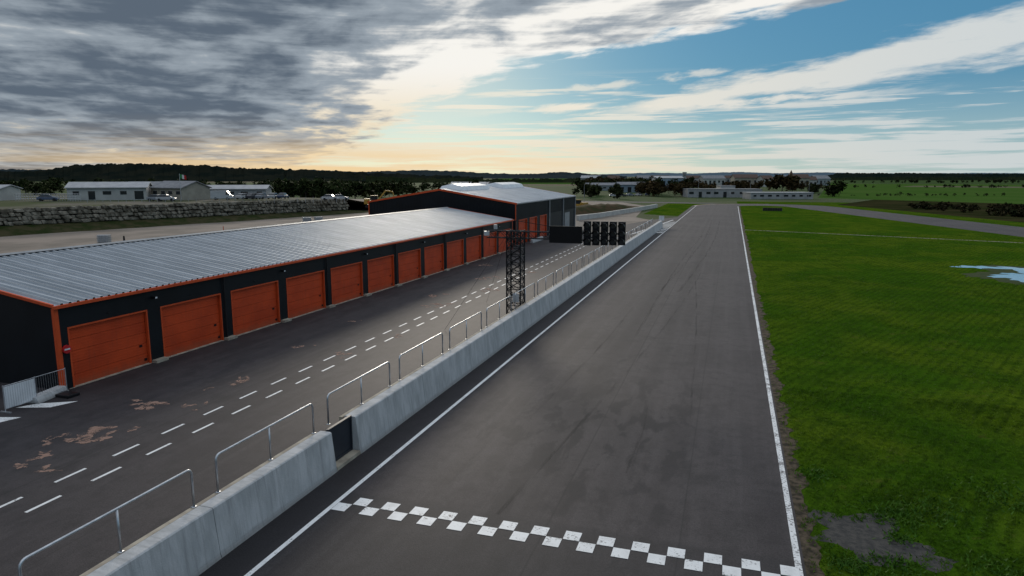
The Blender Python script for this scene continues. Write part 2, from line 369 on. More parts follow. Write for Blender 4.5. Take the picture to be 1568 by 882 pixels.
for cx,cy,r,n_ in [(-22.6,16.9,.75,6),(-24.3,15.3,.5,5),(-23.2,19.3,.8,11),(-24.3,18.4,.5,6),(-24.0,22.5,.8,9),(-22.0,23.3,.45,4),(-22.4,27.0,.7,8),(-23.2,25.4,.3,3),(-23.6,33.8,.5,5),(-20.5,33,.6,6),(-19.5,38,.5,5),(-24.5,41,.4,4),(-21.5,48,.9,9),(-23.5,52,.8,8),(-20,56,.8,8),(-22.5,63,1,8),(-19.5,68,.8,7),(-26.5,72,.9,7),(-23.5,14.2,.5,4)]:
    for _ in range(n_):
        blob(mb,cx+random.gauss(0,r*.6),cy+random.gauss(0,r*.6),r*random.uniform(.2,.5),r*random.uniform(.12,.3),.013+random.random()*.002,20,.45,random.random()*3)
mb.make('sand_stain',m_stain)
mb=MB()
for x0,y0,x1,y1,bw,wd in [(-6.2,18,-2.6,75,.6,.14),(-5.3,40,-4.4,120,-.5,.18),(-4.0,60,-2.4,160,.9,.25),(-5.6,60,-4.0,160,.9,.25),(-1.2,28,-3.1,70,.2,.10),(-7.6,26,-6.8,52,.2,.14),(-2.9,22,-3.2,30,.1,.2)]:
    pts=[(x0+(x1-x0)*t/16+bw*math.sin(t/16*3.14),y0+(y1-y0)*t/16) for t in range(17)]
    strip('',pts,-wd/2,wd/2,.0165+random.random()*.003,None,mb)
mb.make('tyre_marks',m_tyre)
# ---------------------------------------------------------------- pit wall
pw=empty('pit_wall')
prof=[(-12.38,0),(-12.42,.12),(-12.56,1.37),(-12.60,1.40),(-12.99,1.40),(-13.02,1.37),(-13.1,0)]
mb=MB(); y=-9.0
segs=[]
while y<19.2: segs.append((y,min(y+5.62,19.19))); y+=5.64
y=20.75
while y<134: segs.append((y,min(y+5.62,135))); y+=5.64
for a,c in segs: mb.prism(prof,a,c)
mb.prism([(-12.60,0),(-12.60,1.2),(-12.95,1.2),(-12.95,0)],-9,19.15)
mb.prism([(-12.60,0),(-12.60,1.2),(-12.95,1.2),(-12.95,0)],20.8,134.9)
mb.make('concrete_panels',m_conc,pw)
mb=MB(); mb.box(-13.24,-13.105,-9,19.19,.0,1.33); mb.box(-13.24,-13.105,20.75,135,.0,1.33); mb.box(-13.0,-12.40,19.2,20.74,.0,.14); mb.make('ledge',m_ledge,pw)
mb=MB(); mb.box(-12.80,-12.74,19.2,20.74,.15,1.45); mb.box(-12.735,-12.70,19.22,19.28,.15,1.45); mb.box(-12.735,-12.70,20.66,20.72,.15,1.45); mb.box(-12.735,-12.70,19.29,20.65,1.38,1.45); mb.box(-12.735,-12.70,19.29,20.65,.16,.23)
mb.make('gate_panel',pm('gate_rubber',(.018,.022,.032),None,2,.5),pw)
rail=None
for k in range(22):
    y0=8.95+5.5*(k-1)
    if rail is None:
        mb=MB(); r=.16; Lh=4.6; H=1.08; pts=[(0,0,0),(0,0,H-r)]
        for i in range(1,6): a=math.pi/2*i/6; pts.append((0,r-r*math.cos(a),H-r+r*math.sin(a)))
        pts+=[(0,r,H),(0,Lh-r,H)]
        for i in range(1,6): a=math.pi/2*i/6; pts.append((0,Lh-r+r*math.sin(a),H-r+r*math.cos(a)))
        pts+=[(0,Lh,H-r),(0,Lh,0)]
        mb.tube(pts,.033); mb.tube([(0,Lh/2,0),(0,Lh/2,H)],.028)
        for yy in (0,Lh/2,Lh): mb.box(-.07,.055,yy-.06,yy+.06,.003,.015)
        ob=mb.make('guard_rail',m_galv); rail=ob.data
        for p in rail.polygons: p.use_smooth=True
    else:
        ob=bpy.data.objects.new('guard_rail',rail); sc.collection.objects.link(ob)
    ob.location=(-13.17,y0,1.33)
# ---------------------------------------------------------------- pit garage building
def ribroof(mb,x0,z0,x1,z1,y0,y1,per=.333,rh=.045):
    prof=[]; y=y0
    while y<y1-per*.5:
        prof+=[(y,0),(y+per*.55,0),(y+per*.65,rh),(y+per*.9,rh)]; y+=per
    prof.append((y1,0)); k=len(mb.v)
    for yy,hh in prof: mb.v+=[(x0,yy,z0+hh),(x1,yy,z1+hh)]
    for i in range(len(prof)-1): mb.f.append((k+2*i,k+2*i+2,k+2*i+3,k+2*i+1))
pg=empty('pit_garage_building',(-29.5,23.0,0),-math.radians(1.0))
NB=12; PIT=5.45; LEN=66.1; DP=19.4
def dy(k): return .62+PIT*k
mb=MB()
mb.box(-.3,0,0,dy(0)-.08,0,3.95)
for k in range(NB):
    a=dy(k)+4.43+0.08; c=(dy(k+1)-.08) if k<NB-1 else LEN
    mb.box(-.3,0,a,c,0,3.95)
    mb.box(-.3,-.004,dy(k)-.08,a,2.95,3.95)
for y0,y1 in ((0.02,.3),(LEN-.3,LEN-.02)):
    mb.prism([(-.302,0),(-.302,3.98),(-DP/2,5.42),(-DP+.3,3.98),(-DP+.3,0)],y0,y1)
mb.box(-DP,-DP+.296,0,LEN,0,3.95)
mb.make('walls',m_black,pg)
mb=MB()
for k in range(NB):
    for j in range(5):
        mb.box(-.2,-.15,dy(k),dy(k)+4.43,.03+j*.57,.03+j*.57+.555)
mb.make('garage_doors',m_door,pg)
mb=MB()
for k in range(NB): mb.box(-.27,-.21,dy(k)-.07,dy(k)+4.5,0,2.94)
mb.make('door_backing',m_blk2,pg)
mb=MB()
for k in range(NB):
    a,c=dy(k),dy(k)+4.43
    mb.box(-.14,.012,a-.078,a-.004,0,2.868); mb.box(-.14,.012,c+.004,c+.078,0,2.868); mb.box(-.14,.014,a-.078,c+.078,2.87,2.948)
mb.box(.0025,.03,-.03,.16,0,3.93); mb.box(-.16,-.0,-.03,-.003,0,3.93)
mb.box(.003,.03,LEN-.14,LEN+.02,0,3.93)
mb.box(.02,.20,-.12,LEN+.12,3.935,4.075)
for y0,y1 in ((-.12,.0),(LEN,LEN+.12)):
    mb.prism([(.02,4.0),(.02,4.14),(-DP/2,5.60),(-DP/2,5.44)],y0,y1); mb.prism([(-DP-.02,4.14),(-DP-.02,4.0),(-DP/2,5.44),(-DP/2,5.60)],y0,y1)
mb.make('orange_trim',m_orange,pg)
mb=MB(); ribroof(mb,.10,4.06,-DP/2,5.50,.002,LEN-.002,.42,.085); ribroof(mb,-DP/2,5.50,-DP-.1,4.06,.002,LEN-.002,.42,.085)
mb.make('roof',m_roof,pg)
mb=MB(); y=.002+.42*.775
while y<LEN-.3:
    mb.v+=[(.10,y-.018,4.149),(.10,y+.018,4.149),(-DP/2,y+.018,5.589),(-DP/2,y-.018,5.589)]; k=len(mb.v); mb.f.append((k-4,k-3,k-2,k-1))
    y+=.42*2
mb.make('roof_lap_seams',m_seam,pg)
mb=MB(); mb.prism([(-DP/2+.25,5.58),(-DP/2,5.66),(-DP/2-.25,5.58),(-DP/2,5.53)],0.01,LEN-.01); mb.make('ridge_cap',m_grey,pg)
mb=MB()
for k in range(NB-1):
    a=dy(k)+4.52; c=dy(k+1)-.09
    mb.box(.003,.34,a+.02,c-.02,0,.16)
mb.box(-.2,.06,dy(0)-.3,dy(NB-1)+4.6,0.0,.028)
mb.make('plinths',m_ledge,pg)
mb=MB()
for k in range(NB):
    if k%2==1 or k==NB-1: mb.tube([(.09,dy(k)+4.72,.18),(.09,dy(k)+4.72,3.93)],.05)
for k in range(0,NB,2): mb.obox((.16,dy(k)+4.9,3.55),(.26,.16,.12)); 
for k in range(NB): mb.box(.003,.03,dy(k)+2.1,dy(k)+2.3,3.2,3.26)
for k in range(NB): mb.box(-.15,-.12,dy(k)+3.95,dy(k)+4.12,1.0,1.12); mb.box(-.15,-.125,dy(k)+4.2,dy(k)+4.36,.2,.33)
mb.make('downpipes_and_fittings',m_blk2,pg)
mb=MB()
for k in range(0,NB,2): mb.box(.292,.30,dy(k)+4.84,dy(k)+4.96,3.51,3.59)
mb.make('lamp_lenses',m_skyl,pg)
sg=empty('no_entry_sign',(-29.38,23.35,1.95),math.radians(-1.0))
mb=MB(); mb.tube([(-.085,0,0),(.0,0,0)],.2,24); mb.make('disc',pm('sign_red',(.55,.015,.02),None,1,.4),sg)
mb=MB(); mb.box(.002,.006,-.14,.14,-.035,.035); mb.make('bar',m_skyl,sg)
bp=empty('barrier_fence',(-29.1,20.0,0))
mb=MB(); mb.box(-.012,.012,.05,1.4,.18,1.12); mb.make('panel',pm('white_panel',(.72,.73,.74),(.62,.63,.64),1.5,.6),bp)
mb=MB()
for yy in (.02,1.43,2.9): mb.tube([(0,yy,0),(0,yy,1.2)],.022)
for zz_ in (.16,1.16): mb.tube([(0,.02,zz_),(0,2.9,zz_)],.016)
for i in range(13): mb.tube([(0,1.5+i*.11,.16),(0,1.5+i*.11,1.16)],.005,4)
for i in range(13): mb.tube([(.018,.1+i*.104,.16),(.018,.1+i*.104,1.16)],.004,4)
mb.box(-.3,.3,-.03,.07,0,.05); mb.box(-.3,.3,1.4,1.48,0,.05); mb.make('frame',m_galv,bp)
mb=MB(); mb.prism([(-.35,0),(-.25,.28),(.2,.28),(.35,0)],-.9,.9); ob=mb.make('concrete_block',m_conc,bevel=.03); ob.location=(-29.3,22.1,.008); ob.rotation_euler=(0,0,.2)
mb=MB(); mb.box(-.4,.4,-.3,.3,0,.14); ob=mb.make('rubber_base_block',m_blk2,bevel=.03); ob.location=(-28.6,22.5,.01)

# ---------------------------------------------------------------- workshop hall
wh=empty('workshop_hall')
X0,X1,Y0,Y1,ZE,ZR=-53.1,-29.4,94.0,133.0,6.0,7.95; XM=(X0+X1)/2
mb=MB()
for y0,y1 in ((Y0,Y0+.3),(Y1-.3,Y1)): mb.prism([(X1-.302,0),(X1-.302,ZE),(XM,ZR-.06),(X0+.302,ZE),(X0+.302,0)],y0,y1)
mb.box(X0,X0+.3,Y0,Y1,0,ZE)
ops=[(95.3,99.5,0,3.5),(101,105.0,0,3.5),(107,111.0,0,3.5)]
ys=Y0
for a,c,z0,z1 in ops: mb.box(X1-.3,X1,ys,a,0,ZE); mb.box(X1-.3,X1-.003,a,c,z1,ZE); ys=c
mb.box(X1-.3,X1,ys,Y1,0,ZE)
yy=Y0+.4
while yy<Y1: mb.box(X1+.001,X1+.03,yy,yy+.06,3.7,ZE-.1); yy+=.5
xx=X0+.4
while xx<X1: 
    zt_=ZE+(ZR-ZE)*(1-abs(xx-XM)/(X1-XM))-.25; mb.box(xx,xx+.06,Y0-.03,Y0-.001,.1,zt_); xx+=.5
mb.make('walls',m_black,wh)
mb=MB()
for a,c,z0,z1 in ops:
    for j in range(6): mb.box(X1-.22,X1-.15,a+.05,c-.05,.02+j*.58,.02+j*.58+.565)
mb.make('doors',m_door,wh)
mb=MB()
for a,c,z0,z1 in ops: mb.box(X1-.1,X1+.06,a-.02,a+.1,0,z1); mb.box(X1-.1,X1+.06,c-.1,c+.02,0,z1); mb.box(X1-.1,X1+.063,a-.02,c+.02,z1,z1+.12)
for y0,y1 in ((Y0-.12,Y0-.035),(Y1,Y1+.1)):
    mb.prism([(X1+.2,ZE-.12),(X1+.2,ZE+.12),(XM,ZR+.14),(XM,ZR-.14)],y0,y1); mb.prism([(X0-.2,ZE+.12),(X0-.2,ZE-.12),(XM,ZR-.14),(XM,ZR+.14)],y0,y1)
mb.box(X0-.04,X0+.1,Y0-.11,Y0-.04,0,ZE-.1); mb.box(X1-.08,X1+.04,Y0-.11,Y0-.04,0,ZE-.1)
mb.make('orange_trim',m_orange,wh)
mb=MB(); mb.box(X1+.02,X1+.2,Y0,Y1,ZE-.08,ZE+.07)
for yy in (112.6,122.6,132.6): mb.box(X1+.03,X1+.18,yy,yy+.3,0,ZE-.09)
mb.box(X1+.04,X1+.09,124,128,.1,3.2)
mb.make('gutter_and_posts',m_grey,wh)
mb=MB(); ribroof(mb,X1+.15,ZE+.03,XM,ZR+.03,Y0+.01,Y1-.01,.8,.09); ribroof(mb,XM,ZR+.03,X0-.15,ZE+.03,Y0+.01,Y1-.01,.8,.09); mb.make('roof',m_roof,wh)
mb=MB()
for y0,y1 in ((98,111),(118,131)):
    k=len(mb.v); wd=2.0
    mb.v+=[(XM+wd,y0,ZR-.3),(XM-wd,y0,ZR-.3),(XM-wd,y1,ZR-.3),(XM+wd,y1,ZR-.3),(XM+wd*.8,y0+.5,ZR+.45),(XM-wd*.8,y0+.5,ZR+.45),(XM-wd*.8,y1-.5,ZR+.45),(XM+wd*.8,y1-.5,ZR+.45),(XM,y0+.8,ZR+.8),(XM,y1-.8,ZR+.8)]
    for f in [(0,4,8,5,1),(2,6,9,7,3),(0,3,7,4),(1,5,6,2),(4,7,9,8),(5,8,9,6)]: mb.f.append(tuple(k+i for i in f))
mb.make('ridge_skylights',m_skyl,wh)
mb=MB(); mb.prism([(-28.45,0),(-28.35,.55),(-28.05,.55),(-27.95,0)],98,104); mb.make('low_barrier',m_conc,bevel=.03)

# ---------------------------------------------------------------- start light gantry
sg=empty('start_light_gantry',(-13.85,44.2,0))
mb=MB(); a=.48
for sx in (-a,a):
    for sy in (-a,a): mb.tube([(sx,sy,0),(sx,sy,6.35)],.055,8)
nz=11; hz=6.2/nz
for i in range(nz+1):
    z=.1+i*hz
    for p,q in (((-a,-a),(a,-a)),((a,-a),(a,a)),((a,a),(-a,a)),((-a,a),(-a,-a))): 
        mb.tube([(*p,z),(*q,z)],.03,6)
        if i<nz:
            if i%2: p,q=q,p
            mb.tube([(*p,z),(*q,z+hz)],.03,6)
            mb.tube([(*q,z),(*p,z+hz)],.024,6)
mb.box(-.6,.6,-.6,.6,0,.12)
for sy in (-.22,.22):
    for z in (5.82,6.28): mb.tube([(-2.0,sy,z),(7.4,sy,z)],.035,8)
i=0; x=-2.0
while x<7.3:
    for sy in (-.22,.22): mb.tube([(x,sy,5.82 if i%2 else 6.28),(x+.47,sy,6.28 if i%2 else 5.82)],.018,6); 
    for z in (5.82,6.28): mb.tube([(x,-.22,z),(x,.22,z)],.016,5)
    x+=.47; i+=1
mb.tube([(0,0,7.0),(5,0,6.3)],.02,5); mb.tube([(0,0,6.3),(0,0,7.0)],.03,6)
mb.tube([(-1.9,0,5.9),(-1.9,0,5.2)],.012,5)
mb.make('truss',m_blk2,sg)
mb=MB(); mb.box(2.45,4.65,-.34,-.26,5.6,6.72); mb.make('display_board',pm('display_black',(.006,.006,.007),None,2,.35,spec=.3),sg)
mb=MB(); mh=MB(); ml=MB()
for k in range(5):
    x=4.78+k*.56
    mb.box(x,x+.46,-.42,-.24,5.5+.02*k,7.08)
    for j in range(3):
        z=5.80+j*.50; cx=x+.23
        ml.tube([(cx,-.425,z),(cx,-.45,z)],.15,16)
        kk=len(mh.v)
        for t in range(9):
            an=math.radians(-10+200*t/8)
            for yy in (-.423,-.78): mh.v.append((cx+.20*math.cos(an),yy,z+.20*math.sin(an)))
        for t in range(8): mh.f.append((kk+2*t,kk+2*t+1,kk+2*t+3,kk+2*t+2))
mb.make('light_housings',m_blk2,sg,bevel=.02)
ho=mh.make('hoods',pm('hood_black',(.016,.017,.019),None,3,.4,spec=.3),sg); so=ho.modifiers.new('s','SOLIDIFY'); so.thickness=.012
ml.make('lenses',pm('lens_dark',(.06,.065,.07),None,3,.12),sg)
mb=MB(); mb.box(-.02,.42,-.62,-.56,1.5,2.1); mb.obox((-2.05,-.1,6.1),(.35,.5,.28),.4); mb.obox((-1.4,-.1,6.55),(.2,.2,.3)); mb.make('control_box_and_camera',pm('box_grey',(.5,.51,.52),None,2,.5),sg)
mb=MB()
for p,q in (((-.5,0,6.2),(-4.3,6,0.05)),((-.5,0,6.2),(-3.6,-4,0.05))): mb.tube([p,q],.010,4)
mb.make('guy_wires',m_blk2,sg)

# ---------------------------------------------------------------- terrace, retaining wall
def lerp(a,b,t): return a+(b-a)*t
def edge(t):
    x=lerp(-136,-95,t); y=lerp(-4,164,t); return x,y
ux,uy=(41/172.9,168/172.9); nx,ny=-uy,ux
def hb(t): return lerp(2.3,.7,t)
def ht(t): return lerp(5.0,3.9,t)
m_slope=pm('slope_grass',(.022,.032,.009),(.055,.048,.024),.5,1,bs=1,bscale=4,spec=.05)
m_terr=pm('terrace_gravel',(.12,.11,.09),(.045,.060,.02),.06,1,spec=.05)
mb=MB(); n=40
for i in range(n+1):
    t=i/n; x,y=edge(t); j=random.uniform(-.6,.6)
    mb.v+=[(x-nx*j,y-ny*j,0.01),(x+nx*3,y+ny*3,hb(t)*.65+random.uniform(-.15,.15)),(x+nx*5,y+ny*5,hb(t))]
for i in range(n):
    for j in range(2): mb.f.append((3*i+j,3*i+3+j,3*i+4+j,3*i+1+j))
k=len(mb.v); x,y=edge(1)
mb.v+=[(x+ux*9,y+uy*9,.01),(x+ux*9+nx*14,y+uy*9+ny*14,.01)]
mb.f.append((3*n,k,3*n+1)); mb.f.append((3*n+1,k,3*n+2)); 
mb.make('grass_slope',m_slope,smooth=True)
mb=MB()
for i in range(n+1):
    t=i/n; x,y=edge(t); mb.v+=[(x+nx*5.6,y+ny*5.6,ht(t)-.12),(x+nx*60,y+ny*60,ht(t)-.1),(x+nx*220,y+ny*220,ht(t)-1.0)]
for i in range(n):
    for j in range(2): mb.f.append((3*i+j,3*i+3+j,3*i+4+j,3*i+1+j))
k=len(mb.v); x,y=edge(1)
for a,z in ((5.6,0.0),(60,.0),(220,0)): mb.v.append((x+ux*25+nx*a,y+uy*25+ny*a,z))
for j in range(2): mb.f.append((3*n+j,k+j,k+j+1,3*n+j+1))
mb.make('terrace',m_terr)
import bmesh
bm=bmesh.new(); bmesh.ops.create_icosphere(bm,subdivisions=1,radius=1); base_v=np.array([v.co[:] for v in bm.verts]); base_f=[tuple(v.index for v in f.verts) for f in bm.faces]; bm.free()
mb=MB(); Ltot=172.9
for row in range(4):
    s_=15.0 if row%2 else 15.4
    while s_<Ltot-.3:
        t=s_/Ltot; x,y=edge(t); hh=(ht(t)-hb(t))/4; wdt=random.uniform(.6,1.9)
        cz=hb(t)+hh*(row+.5)+random.uniform(-.1,.1); n0=len(mb.v); dn=5.25+row*.07+random.uniform(-.12,.12)
        sc3=np.array([wdt*.56,.55,hh*.60])*rng.uniform(.85,1.2,3)
        vv=np.clip(base_v*1.35,-.92,.92)*rng.uniform(.82,1.12,base_v.shape)*sc3
        cx,cy=x+nx*dn+ux*wdt/2,y+ny*dn+uy*wdt/2
        for p in vv: mb.v.append((cx+p[0]*ux-p[1]*uy,cy+p[0]*uy+p[1]*ux,cz+p[2]))
        mb.f+=[tuple(n0+i for i in f) for f in base_f]
        s_+=wdt
mb.make('stone_retaining_wall',pm('boulders',(.28,.25,.20),(.09,.08,.06),.9,.95,bs=.6,bscale=5,spec=.1))
mb=MB()
x,y=edge(0.05); x2,y2=edge(1)
mb.poly([(x+nx*5.5,y+ny*5.5,1),(x2+nx*5.5,y2+ny*5.5,.2),(x2+nx*5.5,y2+ny*5.5,3.7),(x+nx*5.5,y+ny*5.5,4.7)]); mb.make('earth_backing',pm('earth',(.03,.026,.02),None,1,1))
TZ=4.25
# ---------------------------------------------------------------- generic buildings
def house(name,loc,rot,Lx,Dy,eave,ridge,wm,rm,wins=4,door=True,flat=False):
    e=empty(name,loc,rot); mb=MB(); hx,hy=Lx/2,Dy/2
    if flat: mb.box(-hx,hx,-hy,hy,-1,eave)
    else:
        mb.v+=[(-hx,-hy,-1),(-hx,hy,-1),(-hx,hy,eave),(-hx,0,ridge),(-hx,-hy,eave),(hx,-hy,-1),(hx,hy,-1),(hx,hy,eave),(hx,0,ridge),(hx,-hy,eave)]
        for f in [(0,4,3,2,1),(5,6,7,8,9),(0,5,9,4),(1,2,7,6)]: mb.f.append(f)
    mb.make('walls',wm,e)
    mb=MB(); o=.4
    if flat: mb.box(-hx-.15,hx+.15,-hy-.15,hy+.15,eave+.003,eave+.3)
    else:
        sl=(ridge-eave)/hy; z=eave-o*sl+.05
        for sgn in (-1,1):
            mb.poly([(-hx-o,sgn*(hy+o),z),(hx+o,sgn*(hy+o),z),(hx+o,0,ridge+.05),(-hx-o,0,ridge+.05)])
            mb.poly([(-hx-o,sgn*(hy+o),z+.18),(hx+o,sgn*(hy+o),z+.18),(hx+o,0,ridge+.23),(-hx-o,0,ridge+.23)])
            mb.poly([(-hx-o,sgn*(hy+o),z),(hx+o,sgn*(hy+o),z),(hx+o,sgn*(hy+o),z+.18),(-hx-o,sgn*(hy+o),z+.18)])
            for sx in (-1,1): mb.poly([(sx*(hx+o),sgn*(hy+o),z),(sx*(hx+o),0,ridge+.05),(sx*(hx+o),0,ridge+.23),(sx*(hx+o),sgn*(hy+o),z+.18)])
    mb.make('roof',rm,e)
    mb=MB(); mf=MB()
    for i in range(wins):
        x=-hx+Lx*(i+.5)/wins+random.uniform(-.2,.2); ww=Lx/wins*random.uniform(.16,.3)
        for sy in (-1,1):
            y=sy*(hy+.03); z0,z1=(.0 if (door and i%3==1) else eave*.42),eave*.72
            mb.box(x-ww,x+ww,min(y,y-sy*.06),max(y,y-sy*.06),z0,z1)
            yf=sy*(hy+.05); mf.box(x-ww-.08,x+ww+.08,min(yf,yf-sy*.03),max(yf,yf-sy*.03),z1+.002,z1+.1)
    mb.make('windows',m_glass,e); mf.make('lintels',m_dim,e)
    return e
th=math.radians(17.7)
m_rf=pm('grey_tile_roof',(.24,.24,.25),(.17,.17,.18),.8,.8); m_rfl=pm('light_roof',(.42,.42,.42),(.34,.34,.35),.6,.6); m_rfb=pm('brown_roof',(.12,.07,.05),(.08,.05,.04),1,.9)
m_beige=pm('beige_render',(.34,.31,.25),(.27,.245,.20),.6,.85); m_bluew=pm('pale_blue_cladding',(.24,.31,.37),None,.3,.6)
def px(x,F,z): X_,Y_=svt((x-784)/1059,F); return (X_,Y_,z)
house('club_house',px(168,172,TZ),th+.35,17,9,2.8,4.0,m_wht,m_rfl,5)
house('club_house',px(226,182,TZ),th+.1,9,8,2.9,4.0,m_beige,m_rf,3)
house('club_house',px(275,176,TZ),th-.5,12,8,2.7,4.2,m_beige,m_rf,4)
house('club_house',px(358,190,TZ),th+.15,18,8,2.1,3.0,m_dim,m_rfl,5)
house('hangar',px(-6,165,TZ),th,6,7,2.6,3.4,m_wht,m_rfl,2)
tf=MB()
for i in range(26):
    t=(20+i*4-784)/1059; X_,Y_=svt(t,160); tf.tube([(X_,Y_,TZ-.4),(X_,Y_,TZ+1.6)],.05,5)
for zz_ in (.5,1.0,1.55):
    a=svt((20-784)/1059,160); c=svt((120-784)/1059,160); tf.tube([(*a,TZ+zz_),(*c,TZ+zz_)],.04,5)
tf.make('terrace_fence',m_galv)
mb=MB()
for i in range(34):
    t=(130+i*12-784)/1059; X_,Y_=svt(t,150+i*.6); mb.tube([(X_,Y_,TZ-.8),(X_,Y_,TZ+.6)],.05,5)
mb.make('bollard_row',m_dim)
fx=px(275,168,TZ); fl=empty('flag_pole',fx,th)
MB().tube([(0,0,-1),(0,0,6.2)],.06,6).make('pole',m_galv,fl)
for i,cc in enumerate(((.02,.22,.06),(.7,.7,.7),(.5,.02,.02))):
    MB().poly([(.1+i*.5,.05*math.sin(i),5.1-.12*i),(.6+i*.5,.05*math.sin(i+1),5.0-.12*i),(.6+i*.5,0,6.0-.12*i),(.1+i*.5,0,6.1-.12*i)]).make('flag_stripe_%d'%(i+1),pm('flag%d'%i,cc,None),fl)
# ---------------------------------------------------------------- vehicles
def car(name,loc,rot,col,van=False):
    e=empty(name,loc,rot); m=pm('car_paint',col,tuple(c*.9 for c in col),1,.25)
    def ex(pf,w0,w1,mat,nm,bev=.06):
        mb=MB(); k=len(pf)
        mb.v+=[(x,-w0 if z<1.0 else -w1,z) for x,z in pf]+[(x,w0 if z<1.0 else w1,z) for x,z in pf]
        for i in range(k): j=(i+1)%k; mb.f.append((i,j,k+j,k+i))
        mb.f.append(tuple(range(k))[::-1]); mb.f.append(tuple(range(k,2*k))); return mb.make(nm,mat,e,bevel=bev)
    if van:
        ex([(-2.5,.35),(-2.5,1.0),(-2.45,2.2),(1.3,2.25),(1.9,1.3),(2.55,1.0),(2.6,.35)],.98,.88,m,'body')
        ex([(1.0,1.25),(1.15,2.05),(1.42,2.06),(1.86,1.32)],.93,.93,m_glass,'glass',.0)
    else:
        ex([(-2.1,.35),(-2.15,.9),(-1.95,.97),(1.0,.98),(2.0,.78),(2.15,.6),(2.1,.3)],.88,.86,m,'body')
        ex([(-1.85,.96),(-1.3,1.42),(.3,1.45),(1.1,.96)],.80,.66,m_glass,'glass',.03)
        ex([(-1.25,1.425),(-1.2,1.48),(.25,1.5),(.32,1.43)],.6,.66,m,'roof',.0)
    mb=MB()
    for x in (-1.35,1.35):
        for y in (-.86,.86): mb.tube([(x,y-.1,.33),(x,y+.1,.33)],.33,14)
    mb.make('wheels',pm('tyre',(.02,.02,.02),None,1,.9),e)
cols=[(.5,.5,.5),(.05,.05,.06),(.25,.27,.30),(.45,.45,.46),(.08,.1,.16)]
for i,x in enumerate((372,386,400,418,432)): car('parked_car',px(x,172+i,TZ-.1),th+1.2+.1*i,cols[i])
car('parked_van',px(338,168,TZ-.1),th+.2,(.40,.41,.41),True)
for i,x in enumerate((505,520)): car('parked_car',px(x,176+i,3.75),th+.3*i,cols[(i*3)%5])
for i,x in enumerate((238,252,70)): car('parked_car',px(x,160,TZ-.1),th+.2*i,cols[(i+2)%5])
for i in range(5): car('parked_car',px(940+i*13,330+i*4,0),th+.3*i,cols[i])
def excavator(loc,rot):
    e=empty('excavator',loc,rot); y=pm('machine_yellow',(.42,.24,.03),None,2,.5)
    mb=MB()
    for sy in (-1.1,1.1):
        pf=[(-1.7,.1),(-1.9,.45),(-1.6,.85),(1.6,.85),(1.9,.45),(1.7,.1)]; k=len(mb.v)
        mb.v+=[(x,sy-.25,z) for x,z in pf]+[(x,sy+.25,z) for x,z in pf]
        for i in range(6): j=(i+1)%6; mb.f.append((k+i,k+j,k+6+j,k+6+i))
        mb.f.append(tuple(range(k,k+6))[::-1]); mb.f.append(tuple(range(k+6,k+12)))
    mb.make('tracks',m_blk2,e)
    mb=MB(); mb.box(-2.1,1.2,-1.2,1.2,1.0,1.9); mb.box(-2.1,-.8,-1.15,1.15,1.9,2.3)
    for p,q,r in (((1,-.2,1.6),(3.2,-.2,4.3),.24),((3.2,-.2,4.3),(5.0,-.2,4.0),.22),((4.9,-.2,4.1),(5.5,-.2,1.8),.18)): mb.tube([p,q],r,4)
    mb.box(5.1,5.9,-.7,.3,.9,1.8); mb.make('body_and_boom',y,e,bevel=.03)
    mb=MB(); mb.box(-.6,1.1,.2,1.15,1.9,3.0); mb.make('cab_glass',m_glass,e); MB().box(-.7,1.2,.15,1.2,3.0,3.1).make('cab_roof',y,e)
excavator(px(570,172,2.0),th+.1); excavator(px(889,200,0),th+2.4); 
def crate(loc,rot):
    e=empty('caged_water_tank',loc,rot)
    mb=MB(); mb.box(-.75,.75,-.5,.5,.16,1.25); mb.make('tank',m_grey,e,bevel=.06)
    mb=MB()
    for x in (-.78,-.26,.26,.78):
        for y in (-.53,.53): mb.tube([(x,y,.15),(x,y,1.3)],.02,5)
    for z in (.4,.7,1.0,1.3):
        for y in (-.53,.53): mb.tube([(-.78,y,z),(.78,y,z)],.018,5)
        for x in (-.78,.78): mb.tube([(x,-.53,z),(x,.53,z)],.018,5)
    mb.make('cage',m_galv,e); MB().box(-.8,.8,-.55,.55,0,.14).make('pallet',m_ledge,e)
crate((-88.8,78.3,0),.4); crate((-85.5,125,0),.2); crate((-84,127,0),.9)
MB().tube([(-86.3,79.5,0),(-86.3,79.5,1.1)],.16,10,.11).make('bin_post',m_blk2)
MB().tube([(-84,98,0),(-84,98,1.3)],.06,8).make('marker_post',m_orange)
path=[(-33,152),(-30,165),(-27.6,182),(-25.3,198),(-23.6,212),(-22.6,222)]
mb=MB()
a=off(path,-.3); c=off(path,.3)
for (p,q) in zip(a,c): mb.v+=[(*p,0),(*p,1.1),(*q,1.1),(*q,0)]
for i in range(len(path)-1):
    for j in range(3): mb.f.append((4*i+j,4*i+4+j,4*i+5+j,4*i+1+j))
mb.f.append((0,1,2,3)); mb.f.append(tuple(4*(len(path)-1)+i for i in (3,2,1,0))); mb.make('concrete_barrier',m_wht)
mb=MB(); n=30
for i in range(n+1):
    t=i/n; x=lerp(-46,-27,t); y=lerp(166,214,t); hh=2.0*max(0,math.sin(math.pi*t))**.5+random.uniform(-.2,.2)
    mb.v+=[(x+4,y-1.5,0),(x+1.5,y,hh*.8),(x-1,y+1,hh),(x-6,y+2,0)]
for i in range(n):
    for j in range(3): mb.f.append((4*i+j,4*i+4+j,4*i+5+j,4*i+1+j))
mb.make('earth_bank',pm('earth_bank',(.07,.045,.025),(.035,.038,.015),.5,1,bs=1,bscale=3,spec=.05),smooth=True)
sheet('grass_strip',[(-22,182),(-12.6,176),(-12.6,240),(-7,258),(-22,262)],.0045,m_grass)
sheet('access_road',[(-60,262),(-60,272),(-2,266),(-8,256)],.0085,m_pit)
ts=MB()
